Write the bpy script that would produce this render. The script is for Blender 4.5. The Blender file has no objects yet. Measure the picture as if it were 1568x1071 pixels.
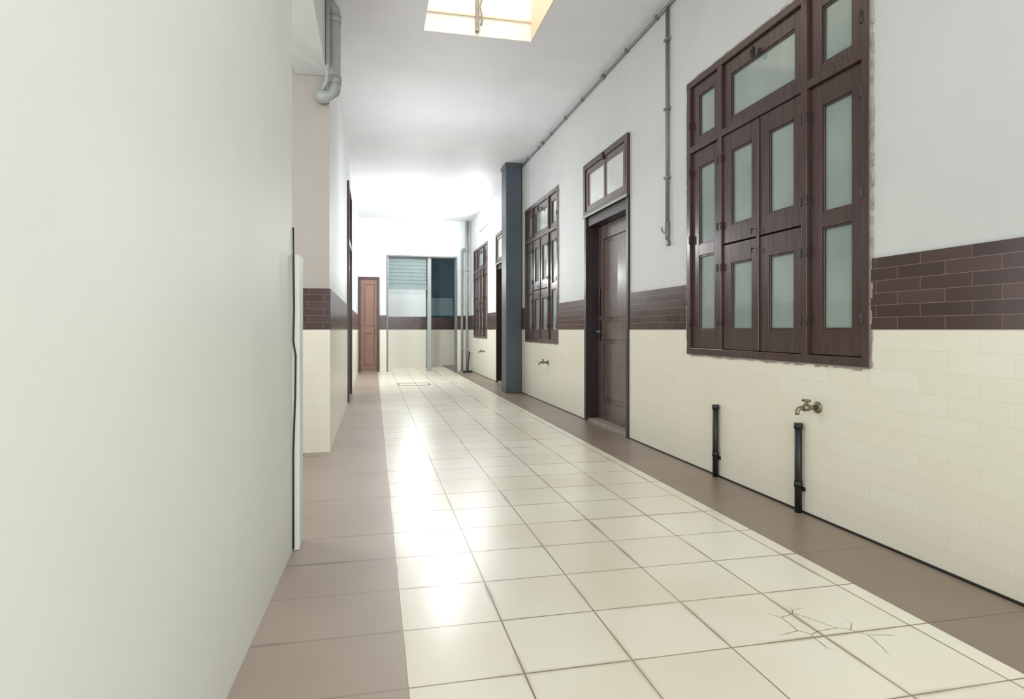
import bpy, math, random
from mathutils import Vector
random.seed(4)
S=1.1   # metres per layout unit (camera height)
scn=bpy.context.scene
scn.view_settings.view_transform='Standard'
scn.view_settings.look='None'

# ---------------------------------------------------------------- materials
def srgb(r,g,b):
    f=lambda c:((c/255)/12.92) if c/255<=0.04045 else (((c/255)+0.055)/1.055)**2.4
    return (f(r),f(g),f(b),1)
def newmat(name):
    m=bpy.data.materials.new(name); m.use_nodes=True
    nt=m.node_tree; b=nt.nodes['Principled BSDF']
    return m,nt,b
def N(nt,t,**k):
    n=nt.nodes.new(t)
    for a,v in k.items(): setattr(n,a,v)
    return n
def noise(nt,vec,scale,detail=4,rough=.55):
    n=N(nt,'ShaderNodeTexNoise'); n.inputs['Scale'].default_value=scale
    n.inputs['Detail'].default_value=detail; n.inputs['Roughness'].default_value=rough
    nt.links.new(vec,n.inputs['Vector']); return n
def mix(nt,fac,a,b,mode='MIX'):
    n=N(nt,'ShaderNodeMix',data_type='RGBA',blend_type=mode)
    for s,v in ((0,fac),(6,a),(7,b)):
        if hasattr(v,'is_output'): nt.links.new(v,n.inputs[s])
        else: n.inputs[s].default_value=v
    return n.outputs[2]
def ramp(nt,fac,p0,p1,c0=(0,0,0,1),c1=(1,1,1,1)):
    r=N(nt,'ShaderNodeValToRGB'); e=r.color_ramp.elements
    e[0].position=p0; e[1].position=p1; e[0].color=c0; e[1].color=c1
    nt.links.new(fac,r.inputs[0]); return r.outputs[0]
def bump(nt,b,h,strength=.2,dist=.01):
    n=N(nt,'ShaderNodeBump'); n.inputs['Strength'].default_value=strength; n.inputs['Distance'].default_value=dist
    nt.links.new(h,n.inputs['Height']); nt.links.new(n.outputs[0],b.inputs['Normal'])
def coords(nt): return N(nt,'ShaderNodeTexCoord').outputs['Object']

def paint(name,col,col2=None,rough=.6,scale=1.5,bs=.08):
    m,nt,b=newmat(name); c=coords(nt)
    n=noise(nt,c,scale,5); n2=noise(nt,c,38,3)
    col2=col2 or tuple(x*.9 for x in col[:3])+(1,)
    nt.links.new(mix(nt,ramp(nt,n.outputs[0],.35,.7),col,col2),b.inputs['Base Color'])
    b.inputs['Roughness'].default_value=rough
    bump(nt,b,n2.outputs[0],bs,.005)
    return m
def tilevec(nt,mode,off):
    sep=N(nt,'ShaderNodeSeparateXYZ'); nt.links.new(coords(nt),sep.inputs[0])
    comb=N(nt,'ShaderNodeCombineXYZ')
    if mode=='wall':
        a=N(nt,'ShaderNodeMath',operation='ADD'); nt.links.new(sep.outputs[0],a.inputs[0]); nt.links.new(sep.outputs[1],a.inputs[1])
        nt.links.new(a.outputs[0],comb.inputs[0]); nt.links.new(sep.outputs[2],comb.inputs[1])
    else:
        nt.links.new(sep.outputs[0],comb.inputs[0]); nt.links.new(sep.outputs[1],comb.inputs[1])
    sub=N(nt,'ShaderNodeVectorMath',operation='SUBTRACT'); nt.links.new(comb.outputs[0],sub.inputs[0]); sub.inputs[1].default_value=(off[0]-20*off[2],off[1]-20*off[3],0)
    return sub.outputs[0]
def tiles(name,mode,w,h,c1,c2,mort,msize,off=(0,0),offset=0.,rough=.25,stain=None,crack=None,bs=.3,smooth=.1,dirt=None):
    m,nt,b=newmat(name)
    v=tilevec(nt,mode,(off[0],off[1],w,h))
    br=N(nt,'ShaderNodeTexBrick'); br.offset=offset; br.squash=1
    nt.links.new(v,br.inputs['Vector'])
    br.inputs['Color1'].default_value=c1; br.inputs['Color2'].default_value=c2; br.inputs['Mortar'].default_value=mort
    br.inputs['Scale'].default_value=1; br.inputs['Mortar Size'].default_value=msize; br.inputs['Mortar Smooth'].default_value=smooth
    br.inputs['Brick Width'].default_value=w; br.inputs['Row Height'].default_value=h
    out=br.outputs['Color']; c=coords(nt)
    if stain:
        n=noise(nt,c,stain[1],2,.5)
        out=mix(nt,ramp(nt,n.outputs[0],stain[2],stain[3]),out,mix(nt,.5,out,stain[0]))
    if dirt:   # grime gathered along a few joints
        n=noise(nt,c,2.2,3,.5)
        br2=N(nt,'ShaderNodeTexBrick'); br2.offset=offset; br2.squash=1; nt.links.new(v,br2.inputs['Vector'])
        for k,val in (('Scale',1),('Mortar Size',.02),('Mortar Smooth',1),('Brick Width',w),('Row Height',h)): br2.inputs[k].default_value=val
        msk=mix(nt,1.,ramp(nt,n.outputs[0],.48,.66),br2.outputs['Fac'],'MULTIPLY')
        out=mix(nt,msk,out,mix(nt,.6,out,dirt))
    if crack:
        vo=N(nt,'ShaderNodeTexVoronoi',feature='DISTANCE_TO_EDGE'); vo.inputs['Scale'].default_value=6.5
        nn=noise(nt,c,4,3); vv=mix(nt,.06,c,nn.outputs[1]); nt.links.new(vv,vo.inputs['Vector'])
        line=ramp(nt,vo.outputs[0],.006,.016,(1,1,1,1),(0,0,0,1))
        masks=None
        for (cx,cy,r) in crack:
            d=N(nt,'ShaderNodeVectorMath',operation='DISTANCE'); nt.links.new(c,d.inputs[0]); d.inputs[1].default_value=(cx,cy,0)
            k=ramp(nt,d.outputs['Value'],r*.8,r,(1,1,1,1),(0,0,0,1))
            masks=k if masks is None else mix(nt,1.,masks,k,'LIGHTEN')
        out=mix(nt,mix(nt,1.,line,masks,'MULTIPLY'),out,srgb(120,106,84))
    nt.links.new(out,b.inputs['Base Color'])
    b.inputs['Roughness'].default_value=rough
    inv=N(nt,'ShaderNodeMath',operation='SUBTRACT'); inv.inputs[0].default_value=1; nt.links.new(br.outputs['Fac'],inv.inputs[1])
    bump(nt,b,inv.outputs[0],bs,.003)
    return m
def wood(name,col,col2,rough=.35,grain=(3,3,.6)):
    m,nt,b=newmat(name); c=coords(nt)
    mp=N(nt,'ShaderNodeMapping'); mp.inputs['Scale'].default_value=(14,14,1.2); nt.links.new(c,mp.inputs[0])
    n=noise(nt,mp.outputs[0],2.2,6,.6)
    nt.links.new(mix(nt,ramp(nt,n.outputs[0],.35,.7),col,col2),b.inputs['Base Color'])
    b.inputs['Roughness'].default_value=rough; bump(nt,b,n.outputs[0],.12,.003)
    return m
def plain(name,col,rough=.5,metal=0,var=.12):
    m,nt,b=newmat(name); c=coords(nt); n=noise(nt,c,12,4)
    nt.links.new(mix(nt,n.outputs[0],col,tuple(x*(1-var*2) for x in col[:3])+(1,)),b.inputs['Base Color'])
    b.inputs['Roughness'].default_value=rough; b.inputs['Metallic'].default_value=metal
    return m
def frosted(name,col,col2,rough=.12):
    m,nt,b=newmat(name); c=coords(nt); n=noise(nt,c,1.8,3,.5); n2=noise(nt,c,60,3)
    nt.links.new(mix(nt,ramp(nt,n.outputs[0],.35,.7),col,col2),b.inputs['Base Color'])
    b.inputs['Roughness'].default_value=rough; b.inputs['Coat Weight'].default_value=.4
    bump(nt,b,n2.outputs[0],.08,.002); return m
def emis(name,col,s):
    m,nt,b=newmat(name); b.inputs['Emission Color'].default_value=col; b.inputs['Emission Strength'].default_value=s
    b.inputs['Base Color'].default_value=col; return m

T=.335*S
M_UP=paint('wall_paint_grey',srgb(206,209,207),srgb(199,202,201))
M_LEFT=paint('wall_paint_pale',srgb(216,220,213),srgb(211,215,208),bs=.04)
M_BEIGE=paint('pillar_paint_beige',srgb(178,173,165),srgb(171,166,158))
M_CEIL=paint('ceiling_paint',srgb(222,221,224),srgb(215,214,218))
M_CREAM=tiles('dado_cream_tile','wall',.30,.10,srgb(231,229,214),srgb(229,226,210),srgb(216,212,195),.0012,offset=.5,rough=.3,stain=(srgb(222,217,198),.8,.45,.85),bs=.12)
M_BAND=tiles('dado_brown_tile','wall',.26,.0625,srgb(80,59,54),srgb(60,45,42),srgb(128,108,100),.0014,off=(0,1.1),offset=.5,rough=.22,bs=.3)
M_FLOOR=tiles('floor_tile_cream','floor',T,T,srgb(229,226,210),srgb(222,218,200),srgb(128,115,92),.0034,off=(.093*S,1.74*S),rough=.27,
   stain=(srgb(212,199,174),1.3,.40,.72),crack=[(1.44*S,1.80*S,.17),(1.56*S,1.70*S,.12)],dirt=srgb(140,122,95))
M_BORDL=tiles('floor_border_pink','floor',.8,T,srgb(172,157,144),srgb(164,149,136),srgb(138,124,111),.0028,off=(-.6,1.74*S),rough=.38,stain=(srgb(140,126,110),1.3,.38,.75),dirt=srgb(92,84,66))
M_BORDR=tiles('floor_border_brown','floor',.8,T*2,srgb(142,126,111),srgb(134,119,105),srgb(100,88,77),.0028,off=(1.84*S,1.74*S),rough=.38,stain=(srgb(112,99,86),1.2,.4,.8))
M_WOOD=wood('dark_wood',srgb(77,58,54),srgb(57,42,40),.27)
M_WOODD=wood('door_wood',srgb(106,91,86),srgb(84,69,65),.24)
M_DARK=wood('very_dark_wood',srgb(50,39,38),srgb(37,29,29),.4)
M_RED=wood('brown_red_wood',srgb(142,108,94),srgb(128,95,82),.4)
M_GLASS=frosted('frosted_glass_green_reflect',srgb(132,148,144),srgb(154,167,161))  # bluish-green reflection and its lighter patches painted into the frosted colour
M_GLASS2=frosted('ventilator_glass_reflect',srgb(190,196,192),srgb(222,226,222))  # whitish reflection painted in as a paler glass colour
M_SLATE=paint('column_slate',srgb(78,88,94),srgb(70,80,86),rough=.5)
M_METAL=plain('grey_conduit',srgb(128,130,128),.45,.3)
M_PVC=plain('grey_pvc',srgb(166,172,167),.4)
M_BLACK=plain('black_pipe',srgb(30,30,30),.45)
M_BRASS=plain('tarnished_brass',srgb(140,135,112),.35,.7)
M_PLAST=paint('rough_plaster',srgb(162,154,146),srgb(128,118,109),scale=20,bs=.6)
M_CONC=paint('concrete_sill',srgb(155,147,139),srgb(130,122,114),scale=8)
M_SHUT=plain('shutter_steel',srgb(136,152,152),.5,.1)
M_SHUTD=plain('shutter_steel_dim',srgb(118,140,145),.5,.2)
M_BLUEW=paint('far_wall_paint',srgb(222,227,227),srgb(216,222,222))
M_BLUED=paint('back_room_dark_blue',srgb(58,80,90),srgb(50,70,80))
M_SHAFT=paint('skylight_cream',srgb(238,236,228),srgb(232,229,219))
M_SHAFTP=paint('skylight_peach',srgb(230,212,186),srgb(224,205,178))
M_WHITE=plain('white_enamel',srgb(225,228,222),.4,var=.03)
M_TUBE=emis('tube_glow',(.9,.95,1,1),14)

# ---------------------------------------------------------------- mesh builder (layout units)
class MB:
    def __init__(s): s.v=[];s.f=[];s.mi=[];s.m=[];s.sm=[]
    def mid(s,m):
        if m not in s.m: s.m.append(m)
        return s.m.index(m)
    def box(s,x0,x1,y0,y1,z0,z1,m):
        if x0>x1:x0,x1=x1,x0
        if y0>y1:y0,y1=y1,y0
        if z0>z1:z0,z1=z1,z0
        return s.prism(((x0,y0),(x1,y0),(x1,y1),(x0,y1)),z0,z1,m)
    def prism(s,q,z0,z1,m):
        b=len(s.v)
        for z in(z0,z1):
            for x,y in q: s.v.append((x,y,z))
        for f in((3,2,1,0),(4,5,6,7),(0,1,5,4),(1,2,6,5),(2,3,7,6),(3,0,4,7)):
            s.f.append([b+i for i in f]); s.mi.append(s.mid(m)); s.sm.append(False)
        return s
    def tube(s,pts,r,m,n=14,caps=True):
        pts=[Vector(p) for p in pts]; rs=r if isinstance(r,(list,tuple)) else [r]*len(pts)
        b=len(s.v); prev=None
        for i,p in enumerate(pts):
            t=(pts[min(i+1,len(pts)-1)]-pts[max(i-1,0)]).normalized()
            if prev is None:
                a=Vector((0,0,1)) if abs(t.z)<.9 else Vector((0,1,0)); u=t.cross(a).normalized()
            else:
                u=(prev-t*prev.dot(t)).normalized()
            prev=u; w=t.cross(u)
            for k in range(n):
                a=2*math.pi*k/n; q=p+(u*math.cos(a)+w*math.sin(a))*rs[i]; s.v.append(tuple(q))
        for i in range(len(pts)-1):
            for k in range(n):
                a=b+i*n+k; c=b+i*n+(k+1)%n
                s.f.append([a,c,c+n,a+n]); s.mi.append(s.mid(m)); s.sm.append(True)
        if caps:
            for st,rev in((b,True),(b+(len(pts)-1)*n,False)):
                f=[st+k for k in range(n)]
                if rev:f.reverse()
                s.f.append(f); s.mi.append(s.mid(m)); s.sm.append(False)
        return s
    def build(s,name,bevel=0):
        me=bpy.data.meshes.new(name)
        me.from_pydata([(x*S,y*S,z*S) for x,y,z in s.v],[],s.f)
        for m in s.m: me.materials.append(m)
        for p,i,sm in zip(me.polygons,s.mi,s.sm): p.material_index=i; p.use_smooth=sm
        me.update()
        import bmesh
        bm=bmesh.new(); bm.from_mesh(me); bmesh.ops.recalc_face_normals(bm,faces=bm.faces); bm.to_mesh(me); bm.free()
        o=bpy.data.objects.new(name,me); scn.collection.objects.link(o)
        if bevel:
            md=o.modifiers.new('bevel','BEVEL'); md.width=bevel*S; md.segments=2; md.limit_method='ANGLE'; md.angle_limit=math.radians(50)
        return o
def arc(c,r,a0,a1,ax1,ax2,n=8):
    c=Vector(c);ax1=Vector(ax1);ax2=Vector(ax2)
    return [c+(ax1*math.cos(math.radians(a0+(a1-a0)*i/n))+ax2*math.sin(math.radians(a0+(a1-a0)*i/n)))*r for i in range(n+1)]

CEIL=3.63; BB=1.0; BT=1.335
def wall(mb,axis,face,back,r0,r1,opens,up,z1=CEIL,dado=True,prot=.008):
    """axis 'y': wall runs along Y, face at x=face, back at x=back.  axis 'x': runs along X, face at y=face"""
    rs=sorted({r0,r1,*[o[0] for o in opens],*[o[1] for o in opens]}); rs=[r for r in rs if r0<=r<=r1]
    zs=sorted({0,z1,*([BB,BT] if dado else []),*[o[2] for o in opens],*[o[3] for o in opens]}); zs=[z for z in zs if 0<=z<=z1]
    d=-1 if back>face else 1
    for a,b in zip(rs,rs[1:]):
        for c,e in zip(zs,zs[1:]):
            ym=(a+b)/2; zm=(c+e)/2
            if any(o[0]<ym<o[1] and o[2]<zm<o[3] for o in opens): continue
            if dado and zm<BB: m=M_CREAM; f=face+d*prot
            elif dado and zm<BT: m=M_BAND; f=face+d*prot*1.3
            else: m=up; f=face
            if axis=='y': mb.box(f,back,a,b,c,e,m)
            else: mb.box(a,b,f,back,c,e,m)

XR=2.30; XL=-.365; YF=14.9
WIN=[(2.476,4.21),(7.53,9.264),(12.55,14.284)]
DOORS=[(5.294,6.507),(10.35,11.56)]
WZ=(.82,2.83)
# ---------------------------------------------------------------- shell
mb=MB(); wall(mb,'y',XR,XR+.3,-2.2,YF+3.6,[(a,b,*WZ) for a,b in WIN]+[(a,b,0,2.815) for a,b in DOORS],M_UP); mb.build('wall_right')
mb=MB(); mb.prism(((-.8,-2.2),(-.50,-2.2),(-.358,2.92),(-.8,2.92)),0,CEIL,M_LEFT); mb.build('wall_left')
LD=(8.75,9.95)
mb=MB(); wall(mb,'y',-.355,-.7,5.262,YF,[(LD[0],LD[1],0,3.05)],M_UP)
# end of the pillar facing the camera
mb.box(-1.9,-.352,5.25,5.262,BT,CEIL,M_BEIGE); mb.box(-1.9,-.35,5.242,5.262,BB,BT,M_BAND); mb.box(-1.9,-.348,5.244,5.262,0,BB,M_CREAM)
mb.box(-1.9,-.7,5.262,5.6,0,CEIL,M_BEIGE)
mb.build('wall_left_pillar')
mb=MB(); mb.box(-.62,-.37,2.925,5.24,3.07,CEIL,M_UP); mb.build('trim_beam')
mb=MB(); mb.box(-2.2,-1.9,2.0,5.6,0,CEIL,M_BEIGE); mb.build('wall_recess')
# far wall
OP=(.301,1.979,0,2.77)
mb=MB(); wall(mb,'x',YF,YF+.25,-.7,XR,[OP,(-.35,.14,0,2.24)],M_BLUEW); mb.build('wall_far')
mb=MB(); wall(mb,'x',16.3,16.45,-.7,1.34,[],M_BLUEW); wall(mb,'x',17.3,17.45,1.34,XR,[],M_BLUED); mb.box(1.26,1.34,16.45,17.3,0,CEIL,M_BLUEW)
mb.build('wall_back_room')
# ceiling with skylight opening
SX=(.43,1.415); SY=(3.9,5.48)
mb=MB(); mb.box(-2.2,SX[0],-2.2,18.5,CEIL,CEIL+.15,M_CEIL); mb.box(SX[1],XR+.3,-2.2,18.5,CEIL,CEIL+.15,M_CEIL)
mb.box(SX[0],SX[1],-2.2,SY[0],CEIL,CEIL+.15,M_CEIL); mb.box(SX[0],SX[1],SY[1],18.5,CEIL,CEIL+.15,M_CEIL); mb.build('ceiling')
# skylight
mb=MB(); zt=4.75; z0=CEIL+.002
mb.box(SX[0]-.04,SX[1]+.04,SY[1]-.02,SY[1]+.08,z0+.15,zt,M_SHAFT); mb.box(SX[0],SX[1],SY[1]-.02,SY[1],z0,z0+.15,M_SHAFT)
mb.box(SX[1]-.015,SX[1]+.08,SY[0],SY[1],z0+.15,zt,M_SHAFTP); mb.box(SX[1]-.015,SX[1],SY[0],SY[1]-.02,z0,z0+.15,M_SHAFTP)
mb.box(SX[0]-.08,SX[0],SY[0],SY[1],z0+.15,zt,M_SHAFT); mb.box(SX[0]-.08,SX[1]+.08,SY[0]-.08,SY[0],z0+.15,zt,M_SHAFT)
mb.box(.888,.918,SY[1]-.06,SY[1]-.02,CEIL+.03,zt,M_PLAST)
mb.box(SX[0],SX[1]-.015,SY[1]-.035,SY[1]-.02,CEIL+.17,CEIL+.185,M_SHAFTP)
mb.tube([(.98,SY[1]-.09,zt),(.97,SY[1]-.09,4.1),(.92,SY[1]-.09,3.86),(.94,SY[1]-.09,3.75),(.93,SY[1]-.08,3.70)],.008,M_PLAST,8)
for x in(.75,1.08): mb.box(x,x+.03,SY[0],SY[1],zt-.05,zt,M_METAL)
for y in(4.4,4.95): mb.box(SX[0],SX[1],y,y+.03,zt-.05,zt,M_METAL)
mb.build('window_skylight')
# floor
mb=MB(); mb.box(.093,1.84,-2.2,18.5,-.1,0,M_FLOOR); mb.build('floor')
mb=MB(); mb.box(-2.2,.093,-2.2,18.5,-.1,0,M_BORDL); mb.build('floor_border_left')
mb=MB(); mb.box(1.84,XR+.3,-2.2,18.5,-.1,0,M_BORDR); mb.build('floor_border_right')
ys=[-2.2]+[v for d in DOORS for v in d]+[YF]
mb=MB()
for a,b in zip(ys[0::2],ys[1::2]): mb.box(XR-.016,XR-.008,a,b,0,.010,M_BLACK)  # thin dark strip for the gap line at the wall foot
mb.build('dark_gap_right')

# ---------------------------------------------------------------- windows
def sash(mb,y0,y1,z0,z1,holes,wy0,wy1,x0=2.302,x1=2.34,m=M_WOOD):
    """holes: list of (za,zb) glass openings between stiles wy0..wy1"""
    mb.box(x0,x1,y0,wy0,z0,z1,m); mb.box(x0,x1,wy1,y1,z0,z1,m)
    z=z0
    for a,b in holes:
        mb.box(x0,x1,wy0,wy1,z,a,m); z=b
        mb.box(x0+.018,x0+.024,wy0,wy1,a,b,M_GLASS)
        t=.010   # glazing bead
        mb.box(x0+.006,x0+.018,wy0,wy0+t,a,b,m); mb.box(x0+.006,x0+.018,wy1-t,wy1,a,b,m)
        mb.box(x0+.006,x0+.018,wy0+t,wy1-t,a,a+t,m); mb.box(x0+.006,x0+.018,wy0+t,wy1-t,b-t,b,m)
    mb.box(x0,x1,wy0,wy1,z,z1,m)
def make_window(i,y0,y1):
    o=y0-2.476; mb=MB(); f0,f1=2.282,2.37; z0,z1=WZ; w=.045
    Y=lambda v:v+o
    mb.box(f0,f1,y0,y0+w,z0,z1,M_WOOD); mb.box(f0,f1,y1-w,y1,z0,z1,M_WOOD)
    mb.box(f0,f1,y0+w,y1-w,z1-w,z1,M_WOOD); mb.box(f0,f1,y0+w,y1-w,z0,z0+w,M_WOOD)
    for c in(2.927,3.768): mb.box(f0,f1,Y(c)-.024,Y(c)+.024,z0+w,z1-w,M_WOOD)
    A=[(y0+w,Y(2.903)),(Y(2.951),Y(3.744)),(Y(3.792),y1-w)]
    for a,b in A: mb.box(f0,f1,a,b,2.30,2.345,M_WOOD)
    g=.003
    # side columns
    for (a,b),(ga,gb) in((A[0],(Y(2.602),Y(2.812))),(A[2],(Y(3.862),Y(4.07)))):
        sash(mb,a+g,b-g,z0+w+g,2.30-g,[(1.0,1.535),(1.615,2.18)],ga,gb)
        sash(mb,a+g,b-g,2.345+g,z1-w-g,[(2.40,2.70)],ga,gb)
    # centre: ventilator + four shutters
    a,b=A[1]; sash(mb,a+g,b-g,2.345+g,z1-w-g,[(2.40,2.69)],Y(3.025),Y(3.66))
    mid=(a+b)/2
    for p,q,ga,gb in((a+g,mid-g,Y(3.025),Y(3.25)),(mid+g,b-g,Y(3.42),Y(3.645))):
        sash(mb,p,q,z0+w+g,1.565,[(1.0,1.44)],ga,gb,2.294,2.335)
        sash(mb,p,q,1.575,2.30-g,[(1.69,2.18)],ga,gb,2.294,2.335)
    mb.box(2.284,2.294,mid-.012,mid+.012,z0+w+.01,2.29,M_WOOD)
    # hinges and bolts
    for c in(2.903,2.951,3.744,3.792):
        for z in(1.05,1.42,1.70,2.15): mb.tube([(2.282,Y(c),z-.025),(2.282,Y(c),z+.025)],.007,M_DARK,8)
    for c in(y0+w,y1-w):
        for z in(1.05,1.66,2.15,2.5): mb.tube([(2.282,c,z-.03),(2.282,c,z+.03)],.008,M_DARK,8)
    for z in(2.72,1.62,1.50): mb.tube([(2.28,mid+.03,z),(2.265,mid+.03,z),(2.265,mid+.03,z-.03)],.005,M_BLACK,8)
    mb.box(2.264,2.284,mid+.02,mid+.05,2.68,2.74,M_DARK)
    # dark backing board inside the frame
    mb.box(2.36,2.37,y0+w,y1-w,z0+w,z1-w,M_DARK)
    mb.build('window_%d'%i,.0035)
    # ragged plaster rim
    pb=MB(); r=random.Random(i)
    def rim(horizontal,fixed,a,b,side):
        t=a
        while t<b:
            e=min(b,t+r.uniform(.02,.07)); d=r.uniform(.006,.018)
            if horizontal: pb.box(2.288,XR+.01,t,e,fixed,fixed+side*d,M_PLAST)
            else: pb.box(2.286,XR+.01,fixed,fixed+side*d,t,e,M_PLAST)
            t=e
    rim(False,y0,z0,z1,-1); rim(False,y1,z0,z1,1); rim(True,z0,y0,y1,-1); rim(True,z1,y0,y1,1)
    pb.build('trim_%d'%i)
for i,(a,b) in enumerate(WIN): make_window(i+1,a,b)

# ---------------------------------------------------------------- doors in right wall
def make_door(i,y0,y1):
    mb=MB(); f0=2.28; w=.055; zh=2.13
    mb.box(f0,2.50,y0,y0+w,0,2.23,M_DARK); mb.box(f0,2.50,y1-w,y1,0,2.23,M_DARK)
    mb.box(2.30,2.50,y0+w,y1-w,zh,2.23,M_DARK)
    # leaf (two-panel)
    x0,x1=2.425,2.465; a=y0+w+.004; b=y1-w-.004; st=.13
    for p,q in((a,a+st),(b-st,b)): mb.box(x0,x1,p,q,.03,zh-.004,M_WOODD)
    for p,q in((.03,.22),(.90,1.08),(zh-.15,zh-.004)): mb.box(x0,x1,a+st,b-st,p,q,M_WOODD)
    for p,q in((.22,.90),(1.08,zh-.15)):
        mb.box(x0+.018,x1-.005,a+st,b-st,p,q,M_WOODD); mb.box(x0+.008,x0+.02,a+st+.05,b-st-.05,p+.05,q-.05,M_WOODD)
    mb.box(x0-.006,x0,b-.11,b-.05,.88,1.10,M_BLACK)
    mb.tube([(x0-.006,b-.08,.98),(x0-.05,b-.08,.98),(x0-.055,b-.09,.98),(x0-.055,b-.19,.975)],.010,M_METAL,10)
    mb.tube([(x0-.012,b-.08,1.15),(x0-.012,b-.08,1.45)],.008,M_BLACK,8)
    mb.box(2.30,2.52,y0,y1,0,.028,M_CONC)
    # ventilator
    z0,z1=2.235,2.812; v=.06; e0,e1=2.268,2.34
    mb.box(e0,e1,y0,y0+v,z0,z1,M_WOOD); mb.box(e0,e1,y1-v,y1,z0,z1,M_WOOD); mb.box(e0,e1,y0+v,y1-v,z1-v,z1,M_WOOD); mb.box(e0,e1,y0+v,y1-v,z0,z0+v*.9,M_WOOD)
    c=(y0+y1)/2
    s0,s1=z0+v*.9+.004,z1-v-.004; p,q=y0+v+.004,y1-v-.004; t=.055
    for a1,b1 in((p,p+t),(q-t,q)): mb.box(e0+.012,e1-.02,a1,b1,s0,s1,M_WOODD)
    for a1,b1 in((s0,s0+t),(s1-t,s1)): mb.box(e0+.012,e1-.02,p+t,q-t,a1,b1,M_WOODD)
    mb.box(e0+.016,e1-.02,c-.02,c+.02,s0+t,s1-t,M_WOODD)
    mb.box(e0+.03,e0+.036,p+t,q-t,s0+t,s1-t,M_GLASS2)
    mb.box(e0-.012,e0,y0-.005,y1+.005,z0-.012,z0+.012,M_PVC)
    mb.box(e0-.012,e0+.012,c-.02,c+.02,s1-.02,s1+.05,M_BLACK)
    mb.build('door_%d'%i,.003)
for i,(a,b) in enumerate(DOORS): make_door(i+1,a,b)
# left wall door
mb=MB(); a,b=LD; w=.07
mb.box(-.42,-.325,a,a+w,0,3.05,M_WOOD); mb.box(-.42,-.325,b-w,b,0,3.05,M_WOOD); mb.box(-.42,-.325,a+w,b-w,2.98,3.05,M_WOOD); mb.box(-.42,-.33,a+w,b-w,2.2,2.28,M_WOOD)
mb.box(-.41,-.38,a+w,b-w,.02,2.2,M_WOODD); mb.box(-.40,-.395,a+w,b-w,2.28,2.98,M_GLASS)
for p,q in((.15,.9),(1.05,2.05)): mb.box(-.38,-.37,a+w+.12,b-w-.12,p,q,M_WOODD)
mb.build('door_3',.003)
# red-brown far door
mb=MB(); a,b=-.35,.14; w=.05; y=YF-.03
mb.box(a,a+w,y,y+.1,0,2.24,M_WOOD); mb.box(b-w,b,y,y+.1,0,2.24,M_WOOD); mb.box(a+w,b-w,y,y+.1,2.19,2.24,M_WOOD)
x0,x1=a+w,b-w
for p,q in((x0,x0+.07),(x1-.07,x1)): mb.box(p,q,y+.04,y+.09,.02,2.19,M_RED)
for p,q in((.02,.14),(.92,1.06),(2.07,2.19)): mb.box(x0+.07,x1-.07,y+.04,y+.09,p,q,M_RED)
for p,q in((.14,.92),(1.06,2.07)):
    mb.box(x0+.07,x1-.07,y+.06,y+.085,p,q,M_RED); mb.box(x0+.10,x1-.10,y+.05,y+.06,p+.04,q-.04,M_RED)
mb.box(x1-.05,x1-.025,y+.01,y+.04,.95,1.05,M_METAL)
mb.build('door_4',.004)

# ---------------------------------------------------------------- column
mb=MB(); mb.box(2.036,XR-.012,9.50,9.85,0,CEIL,M_SLATE); mb.box(2.03,XR-.012,9.494,9.856,0,.10,M_SLATE); mb.box(2.02,XR-.012,9.485,9.865,CEIL-.06,CEIL,M_SLATE); mb.build('column',.008)

# ---------------------------------------------------------------- back room items
def slats(name,x0,x1,y,z0,z1,m,p=.055):
    mb=MB(); z=z0
    while z<z1-.01:
        mb.box(x0,x1,y-.028,y-.006,z,z+p*.55,m); mb.box(x0,x1,y-.014,y,z+p*.55,min(z+p,z1),m); z+=p
    mb.box(x0-.01,x1+.01,y-.035,y,z0-.05,z0,m)
    mb.build(name)
slats('roller_shutter',.35,1.255,YF+.16,2.02,2.73,M_SHUT,.0888)
slats('louvered_shutter',1.42,2.18,17.288,1.44,1.88,M_SHUTD,.075)
mb=MB(); mb.box(1.27,1.36,YF+.06,YF+.16,0,2.735,M_PVC); mb.box(1.24,1.39,YF+.04,YF+.18,0,.04,M_PVC); mb.build('steel_post',.006)
mb=MB(); w=.035
mb.box(OP[0],OP[0]+w,YF-.02,YF+.25,0,OP[3],M_METAL); mb.box(OP[1]-w,OP[1],YF-.02,YF+.25,0,OP[3],M_METAL); mb.box(OP[0]+w,OP[1]-w,YF-.02,YF+.25,OP[3]-w,OP[3],M_METAL); mb.build('opening_frame',.004)
# far corner down pipes
mb=MB()
mb.tube([(2.09,YF-.05,0.0),(2.09,YF-.05,2.9),*arc((2.14,YF-.05,2.9),.05,180,90,(1,0,0),(0,0,1),5),(2.2,YF-.05,2.95)],.028,M_PVC)
mb.tube([(2.21,YF-.055,0.0),(2.21,YF-.055,CEIL)],.034,M_PVC)
mb.tube([(2.21,YF-.055,2.88),(2.21,YF-.055,3.05)],.045,M_PVC)
for z in(.5,1.6,2.4):
    mb.tube([(2.09,YF-.05,z),(2.09,YF-.05,z+.05)],.036,M_PVC); mb.tube([(2.21,YF-.055,z),(2.21,YF-.055,z+.05)],.042,M_PVC)
mb.build('drain_pipes')
mb=MB(); mb.tube([(2.13,14.2,.02),(2.19,14.45,.30),(2.24,14.6,.46)],.018,M_BLACK); mb.box(2.02,2.24,14.17,14.22,0,.05,M_BLACK); mb.build('floor_wiper')

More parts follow.
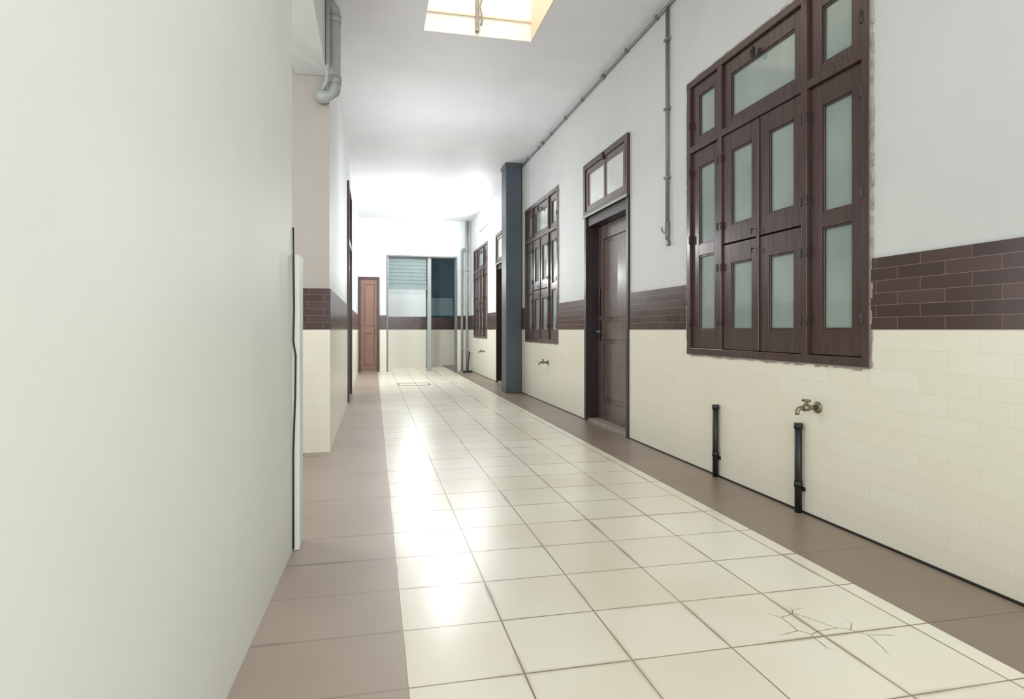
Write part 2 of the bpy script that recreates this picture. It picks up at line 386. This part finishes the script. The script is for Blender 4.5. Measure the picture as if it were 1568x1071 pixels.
# ---------------------------------------------------------------- conduits
mb=MB()
mb.tube([(XR-.016,-2.0,CEIL-.05),(XR-.016,9.48,CEIL-.05)],.014,M_METAL,10)
y=-1.5
while y<9.4:
    mb.box(XR-.034,XR,y,y+.03,CEIL-.068,CEIL-.032,M_METAL); y+=.62
mb.tube([(XR-.016,5.9,CEIL-.05),(XR-.016,5.97,CEIL-.05)],.026,M_METAL,10)
mb.tube([(XR-.016,8.2,CEIL-.05),(XR-.016,8.27,CEIL-.05)],.026,M_METAL,10)
mb.build('ceiling_conduit')
mb=MB(); yc=4.524
mb.tube([(XR-.018,yc,CEIL-.065),(XR-.018,yc,1.80)],.014,M_METAL,12)
for z in(3.3,2.75,2.2): mb.box(XR-.036,XR,yc-.03,yc+.03,z,z+.02,M_METAL)
mb.tube([(XR-.018,yc,1.86),(XR-.018,yc,1.76),(XR-.018,yc,1.71)],[.018,.018,.012],M_METAL,12)
mb.tube([(XR-.018,yc,1.83),*arc((XR-.018,yc+.05,1.83),.05,180,360,(0,1,0),(0,0,1),8)],.006,M_METAL,8)
mb.tube([(XR,yc,1.69),(XR-.03,yc,1.69)],.024,M_METAL,12)
mb.build('wall_conduit')

def stub(y,z1):
    mb=MB(); x=XR-.032
    mb.tube([(x,y,.0),(x,y,z1-.01)],.019,M_BLACK,14); mb.tube([(x,y,z1-.03),(x,y,z1)],.023,M_BLACK,14)
    mb.tube([(x,y,.14),(x,y,.17)],.0225,M_BLACK,14)
    mb.box(XR-.018,XR-.009,y-.03,y+.03,.12,.14,M_BLACK)
    mb.build('black_pipe_stub')
stub(2.953,.488); stub(3.791,.489)
def tap(y,z):
    mb=MB(); x=XR-.008
    mb.tube([(x,y,z),(x-.008,y,z),(x-.014,y,z)],[.032,.030,.016],M_BRASS,18)
    mb.tube([(x-.012,y,z),(x-.075,y,z)],.012,M_BRASS,12)
    mb.tube([(x-.05,y,z),(x-.055,y,z),(x-.085,y,z),(x-.09,y,z)],[.013,.019,.019,.013],M_BRASS,14)
    mb.tube([(x-.088,y,z),(x-.10,y,z),*arc((x-.10,y,z-.025),.025,90,180,(1,0,0),(0,0,1),6),(x-.125,y,z-.035)],.0115,M_BRASS,12)
    mb.tube([(x-.07,y,z+.012),(x-.07,y,z+.035)],.010,M_BRASS,10)
    mb.tube([(x-.07,y-.028,z+.038),(x-.07,y+.028,z+.038)],.008,M_BRASS,10)
    mb.build('wall_tap')
tap(2.83,.588); tap(8.0,.56); tap(12.9,.54)

# ---------------------------------------------------------------- PVC drain on the left pillar beam
mb=MB(); px,py=-.305,5.13; r=.048
top=arc((px-.06,py,3.53),.06,0,90,(1,0,0),(0,0,1),8); bot=arc((px-.06,py,2.93),.06,-90,0,(1,0,0),(0,0,1),8)
mb.tube([(-.44,py,2.87)]+bot+top+[(-.40,py,3.59)],r,M_PVC,20)
mb.tube([(-.40,py,2.87),(-.40,5.24,2.87)],r*.9,M_PVC,20)
for z in(2.96,3.45): mb.tube([(px,py,z),(px,py,z+.06)],r+.007,M_PVC,20)
mb.tube([(-.352,py-.09,CEIL),(-.352,py-.09,3.0),(-.36,py-.07,2.95),(-.40,py-.03,2.90)],.018,M_PVC,12)
mb.build('drain_pipe_bend')

# narrow board at the end of the near wall and its cable
mb=MB(); mb.box(-.45,-.326,2.935,3.075,0,1.34,M_LEFT); mb.build('corner_guard_board',.006)
mb=MB(); mb.tube([(-.353,2.926,1.46),(-.352,2.926,1.35),(-.349,2.926,1.1),(-.352,2.926,.95),(-.342,2.926,.88),(-.344,2.926,.7),(-.352,2.926,.45),(-.352,2.926,.2),(-.352,2.926,.01)],.004,M_BLACK,8); mb.build('black_cable')

# floor drain cover
mb=MB(); a=(.43,1.01,11.15,11.65); t=.02
mb.box(a[0],a[1],a[2],a[2]+t,0,.004,M_METAL); mb.box(a[0],a[1],a[3]-t,a[3],0,.004,M_METAL); mb.box(a[0],a[0]+t,a[2]+t,a[3]-t,0,.004,M_METAL); mb.box(a[1]-t,a[1],a[2]+t,a[3]-t,0,.004,M_METAL)
mb.build('manhole_cover_frame')

# ---------------------------------------------------------------- tube light, skylight and added fill lights
def tubelight(x,wallx,y0,y1,z):
    s=-1 if x<wallx else 1
    mb=MB(); mb.box(x,wallx,y0,y1,z-.03,z+.03,M_WHITE); mb.tube([(x+s*.03,y0+.04,z),(x+s*.03,y1-.04,z)],.016,M_TUBE,12)
    mb.box(x+s*.05,x,y0,y0+.04,z-.025,z+.025,M_WHITE); mb.box(x+s*.05,x,y1-.04,y1,z-.025,z+.025,M_WHITE); mb.build('tube_light')
tubelight(XR-.05,XR,12.4,13.5,3.2)
def area(name,loc,rot,sx,sy,power,col):
    l=bpy.data.lights.new(name,'AREA'); l.shape='RECTANGLE'; l.size=sx*S; l.size_y=sy*S; l.energy=power; l.color=col
    o=bpy.data.objects.new(name,l); o.location=[c*S for c in loc]; o.rotation_euler=[math.radians(a) for a in rot]; scn.collection.objects.link(o); return o
def fill_point(name,loc,power,col):
    l=bpy.data.lights.new(name,'POINT'); l.energy=power; l.color=col; l.shadow_soft_size=0; l.specular_factor=.3  # zero-size point light, unseen by the camera
    o=bpy.data.objects.new(name,l); o.location=[c*S for c in loc]; scn.collection.objects.link(o); return o
# rotation about Y of +90 makes a light shine towards -X, -90 towards +X
area('tube_light_lamp',(XR-.12,12.95,3.2),(0,100,0),.1,1.1,125,(.95,.98,1))
area('recess_fill',(-1.8,4.0,2.0),(0,-95,0),2.6,2.0,52,(.99,.992,1))  # added fill inside the recess, brightens right wall and ceiling
fill_point('hall_fill',(.85,7.4,2.1),60,(.99,.992,1))  # unseen fill added mid corridor, no bulb hangs here
fill_point('hall_fill',(.75,11.8,2.1),112,(.97,.985,1))  # second unseen fill, added to lift the far corridor
area('skylight_daylight',((SX[0]+SX[1])/2,(SY[0]+SY[1])/2,zt+.1),(0,0,0),1.0,1.5,36,(1,.995,.98))
area('rear_fill',(1.0,-2.1,1.9),(90,0,0),2.6,3.2,125,(.99,.992,1))  # large fill panel added behind the camera
area('overhead_fill',(1.0,.2,CEIL-.06),(0,0,0),1.2,.4,24,(.99,.992,1))  # unseen fill added overhead, has no fixture
area('back_room_fill',(.8,15.7,CEIL-.06),(0,0,0),.8,.3,38,(.92,.98,1))  # fill added to brighten the back room, no fixture built
# world
w=bpy.data.worlds.new('world'); scn.world=w; w.use_nodes=True
bg=w.node_tree.nodes['Background']; bg.inputs[0].default_value=(.98,.99,1,1); bg.inputs[1].default_value=1.0

# ---------------------------------------------------------------- camera
cam=bpy.data.cameras.new('camera'); cam.sensor_width=36; cam.lens=945/1568*36; cam.shift_y=-30.5/1568; cam.clip_start=.05
co=bpy.data.objects.new('camera',cam); co.location=(0,0,S); co.rotation_euler=(math.radians(90),0,-math.atan(212/945)); scn.collection.objects.link(co)
scn.camera=co
